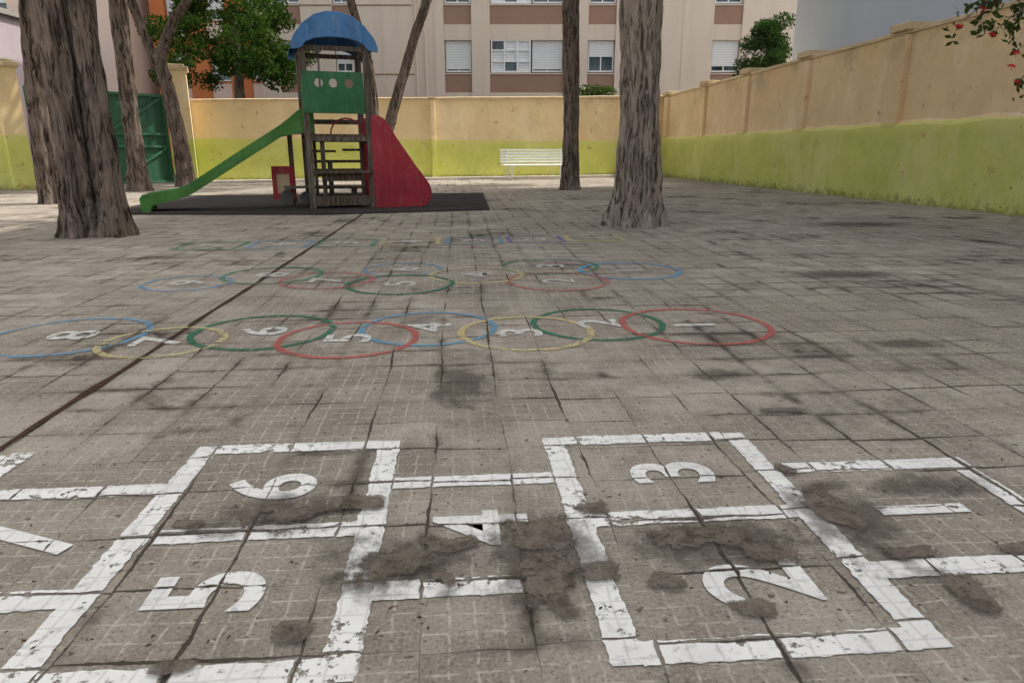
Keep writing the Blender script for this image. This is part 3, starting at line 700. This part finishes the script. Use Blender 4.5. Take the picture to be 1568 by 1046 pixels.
multi('play_wheel',[cyl((-.33,.70,.15),(-.33,.74,.15),.10,.10,20),cyl((-.05,.70,.14),(-.05,.74,.14),.09,.09,20),boxv((-.15,.60,.30),(.42,.30,.03))],M_iron,T)
arc=[Vector((.38+.24*(1-math.cos(t))-.0,TD-.12,1.06+.24*math.sin(t))) for t in np.linspace(0.0,math.pi,14)]
multi('hoop_handle',[tube(arc,[.012]*14,8,30)],M_red,T,smooth=True)
multi('side_rails',[cyl((.55,TD,.84+.0),(TW,TD,.84),.018),cyl((.0,TD,.82),(.45,TD,.82),.018)],M_pwood,T)

# ------------------------------------------------------------------ bench
b=W(1.27-.62,21.9,0); B_=empty('park_bench',(b.x,b.y,0),R(14)); BL=2.12
multi('seat',[boxv((0,-.05-.085*i,.44-.004*i),(BL,.065,.028)) for i in range(5)],M_bench,B_,bevel=.005)
multi('backrest',[boxv((0,.02+.018*i,.53+.085*i),(BL,.022,.052)) for i in range(5)],M_bench,B_,bevel=.005)
for i,x in enumerate((-BL/2+.24,BL/2-.12)):
    multi('leg_%d'%i,[boxv((x,-.38,.215),(.05,.05,.42)),boxv((x,.03,.215),(.05,.05,.42)),boxv((x,-.18,.405),(.05,.42,.04)),boxv((x,.078,.66),(.045,.035,.5)),boxv((x,-.18,.03),(.05,.45,.03))],M_bench,B_,bevel=.006)

# ------------------------------------------------------------------ street lamp
l=W(-7.0,26.5,0); LP=empty('street_lamp',(l.x,l.y,0))
multi('pole',[cyl((0,0,0),(0,0,4.3),.07,.045),cyl((0,0,0),(0,0,.6),.12,.09),cyl((0,0,4.3),(0,0,4.4),.13,.13)],M_iron,LP)
bm=bmesh.new(); bmesh.ops.create_uvsphere(bm,u_segments=24,v_segments=16,radius=.34); me=bpy.data.meshes.new('globe'); bm.to_mesh(me); bm.free()
me.polygons.foreach_set('use_smooth',[True]*len(me.polygons)); me.materials.append(M_globe); g=bpy.data.objects.new('globe',me); g.location=(0,0,4.68); link(g,LP)
multi('finial',[cyl((0,0,5.0),(0,0,5.1),.12,.06),cyl((0,0,5.1),(0,0,5.24),.04,.01)],M_globe,LP)

# ------------------------------------------------------------------ buildings
def apartment(name,X0,X1,D,bays,h,wallm,bandm,z0=3.36,st=2.77,depth=10.,win=(.86,2.14)):
    c=c2w(0,D); e=empty(name,(c.x,c.y,0),-PS); n0=int(math.floor(z0/st)); base=z0-st*n0
    edges=[X0]
    for a,b in bays: edges+=[a,b]
    edges.append(X1)
    fl=[base+st*i for i in range(-1,int((h-base)/st)+1)]
    parts=[]
    for i in range(0,len(edges),2): parts.append(boxv(((edges[i]+edges[i+1])/2,.25,h/2),(edges[i+1]-edges[i],.5,h)))
    box('mass',((X0+X1)/2,.55+depth/2,h/2),(X1-X0,depth,h),wallm,e)
    bands=[];shut=[];glass=[];frame=[];sills=[]
    k=0
    for a,b in bays:
        w=b-a
        for z in fl:
            if z+st>h: continue
            if z<0:
                parts.append(boxv(((a+b)/2,.32,base/2),(w-.004,.4,max(base,.01)))); continue
            bands.append(boxv(((a+b)/2,.28,z+.37),(w-.006,.40,.75)))
            sills.append(boxv(((a+b)/2,.10,z+.775),(w-.006,.12,.05)))
            parts.append(boxv(((a+b)/2,.28,z+(win[1]+st)/2),(w-.004,.44,st-win[1]-.004)))
            wins=[(a+.04,b-.04)] if w<2. else [(a+.04,a+w*.555),(a+w*.575,b-.04)]
            for q,(wa,wb) in enumerate(wins):
                k+=1; zc_=z+(win[0]+win[1])/2; hh=win[1]-win[0]; y=.26; ww=wb-wa; cx=(wa+wb)/2
                if w>=2. and q==0:
                    y=.12
                    for m in range(4): frame.append(boxv((wa+.03+(ww-.06)*m/3,y,zc_),(.055,.10,hh+.08)))
                    for m in range(3):
                        a0=wa+.03+(ww-.06)*m/3+.03; a1=wa+.03+(ww-.06)*(m+1)/3-.03; cc=(a0+a1)/2; w2=a1-a0
                        frame+=[boxv((cc,y,zc_+hh/2),(w2,.09,.07)),boxv((cc,y,zc_-hh/2),(w2,.09,.07)),boxv((cc,y,zc_+.24),(w2,.08,.05)),boxv((cc,y,zc_-.22),(w2,.08,.05))]
                        for lo,hi,kind in ((-hh/2+.035,-.245,('w','g','w')[m]),(-.195,.215,('w','w','w')[m]),(.265,hh/2-.035,('g','w','w')[m])):
                            (glass if kind=='g' else shut).append(boxv((cc,y+.02,zc_+(lo+hi)/2),(w2,.015,hi-lo)))
                    continue
                frame+= [boxv((wa+.025,y,zc_),(.05,.08,hh)),boxv((wb-.025,y,zc_),(.05,.08,hh)),boxv((cx,y,zc_+hh/2-.03),(ww-.102,.08,.06)),boxv((cx,y,zc_-hh/2+.03),(ww-.102,.08,.06)),boxv((cx,y,zc_-.1),(.045,.07,hh-.3))]
                glass.append(boxv((cx,.32,zc_),(ww-.1,.02,hh-.12)))
                f=(.72,.66,.8,.68,.6,.9,.5)[k%7]
                shut.append(boxv((cx,.215,zc_+hh/2-.02-hh*f/2),(ww-.06,.025,hh*f)))
    multi('walls',parts,wallm,e); multi('balcony_bands',bands,bandm,e); multi('sills',sills,wallm,e); multi('window_frames',frame,M_winw,e)
    multi('window_glass',glass,M_glass,e); multi('shutters',shut,M_shut,e)
    box('parapet',((X0+X1)/2,.5+depth/2,h+.2),(X1-X0+.3,depth+.6,.4),wallm,e)
    return e
ap=apartment('apartment_building',-11.0,14.5,32.,[(-10.2,-9.1),(-7.75,-6.95),(-2.95,-1.76),(-.96,2.25),(3.3,4.5),(5.3,6.5),(8.7,9.94)],17.,M_beige,M_brown)
multi('downpipes',[cyl((x,-.05,0),(x,-.05,17),.04) for x in(-4.15,-3.75)]+[boxv((x,-.012,8.5),(.03,.02,17.)) for x in(-5.6,-3.35,7.4)],M_beige,ap)
multi('floor_lines',[boxv(((a+b)/2,-.012,3.36+2.77*k+.75),(b-a,.02,.05)) for k in range(5) for a,b in((-11,-10.2),(-9.1,-7.75),(-6.95,-4.3))],M_brown,ap)
multi('ac_units',[boxv((-2.1,-.0,9.6),(.7,.3,.5)),boxv((4.1,.0,9.3),(.7,.3,.5))],M_winw,ap,bevel=.02)
apartment('apartment_building',-17.5,-11.6,36.,[(-16.8,-15.9),(-14.9,-13.9),(-12.9,-12.1)],16.,M_terra,M_cream,depth=8.)
apartment('apartment_building',-25.5,-18.2,34.,[(-24.3,-23.0),(-21.9,-20.7),(-19.9,-19.0)],13.,M_cream,M_brown,depth=8.)
gh=empty('grey_house',tuple(W(-24.2,27,0)),-PS)
box('walls',(0,2,3.),(8.5,5,6.),M_lil,gh); multi('windows',[boxv((x,-.52,4.2),(.9,.04,1.2)) for x in(-2.5,0.)],M_glass,gh); box('roof',(0,2,6.1),(8.9,5.4,.2),M_roof,gh)
hs=empty('plastered_house',(8.75,5.,0),0.)
box('walls',(6.,0,9.5),(12.,27.0,19.),M_greyb,hs); box('parapet',(6.,0,19.15),(12.3,27.3,.3),M_greyb,hs)
multi('windows',[boxv((-.012,y,z),(.03,1.1,1.3)) for y in(-9,-5,-1,3) for z in(8.,11.,14.,17.)],M_glass,hs)
multi('window_frames',[boxv((-.01,y,z),(.024,1.22,1.42)) for y in(-9,-5,-1,3) for z in(8.,11.,14.,17.)],M_winw,hs)

# ------------------------------------------------------------------ litter
n=1300; V=[];F=[]
for i in range(n):
    y=1.+random.random()**1.6*14; x=random.uniform(-.75,.75)*(y*1.2+.6)
    s=random.uniform(.002,.006)*(1+.18*y); a=random.random()*6.28; k=len(V)
    for t,m in ((0,1.),(1.3,.5),(3.0,1.1),(4.4,.55)): V.append((x+s*m*math.cos(a+t),y+s*m*math.sin(a+t),.0115+random.random()*.002))
    F.append((k,k+1,k+2,k+3))
mo('leaf_litter',V,F,M_litter)

# ------------------------------------------------------------------ light
EL=R(54); az=Vector((.954,.30)).normalized()
sv=Vector((math.cos(EL)*az.x,math.cos(EL)*az.y,math.sin(EL)))
sl=bpy.data.lights.new('sun','SUN'); sl.energy=4.6; sl.angle=R(.55); sl.color=(1.,.95,.87)
so=bpy.data.objects.new('sun',sl); so.rotation_euler=sv.to_track_quat('Z','Y').to_euler(); so.location=(20,10,30); link(so)
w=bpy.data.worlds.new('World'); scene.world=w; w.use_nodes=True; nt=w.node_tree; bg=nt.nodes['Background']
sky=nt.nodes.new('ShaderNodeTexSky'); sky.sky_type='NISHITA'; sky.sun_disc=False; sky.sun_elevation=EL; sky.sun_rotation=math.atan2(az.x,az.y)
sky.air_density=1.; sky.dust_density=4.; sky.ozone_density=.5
hs_=nt.nodes.new('ShaderNodeHueSaturation'); hs_.inputs['Saturation'].default_value=.28; hs_.inputs['Value'].default_value=2.3  # sky colour whitened and multiplied as bright haze, to lift the shaded yard
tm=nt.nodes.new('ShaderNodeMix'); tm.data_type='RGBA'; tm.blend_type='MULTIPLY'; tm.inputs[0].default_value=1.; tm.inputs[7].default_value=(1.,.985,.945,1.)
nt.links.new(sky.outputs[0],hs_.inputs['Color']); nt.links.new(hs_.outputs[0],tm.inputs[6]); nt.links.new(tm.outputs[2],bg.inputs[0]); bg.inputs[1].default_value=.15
scene.view_settings.view_transform='Standard'; scene.view_settings.look='None'; scene.view_settings.exposure=0.

cam=bpy.data.cameras.new('camera'); co=bpy.data.objects.new('camera',cam); link(co)
co.location=(0,0,.8); co.rotation_euler=(R(90-15.46),0,-PS); cam.sensor_width=36; cam.lens=23.99; cam.clip_start=.05; cam.clip_end=1000
scene.camera=co
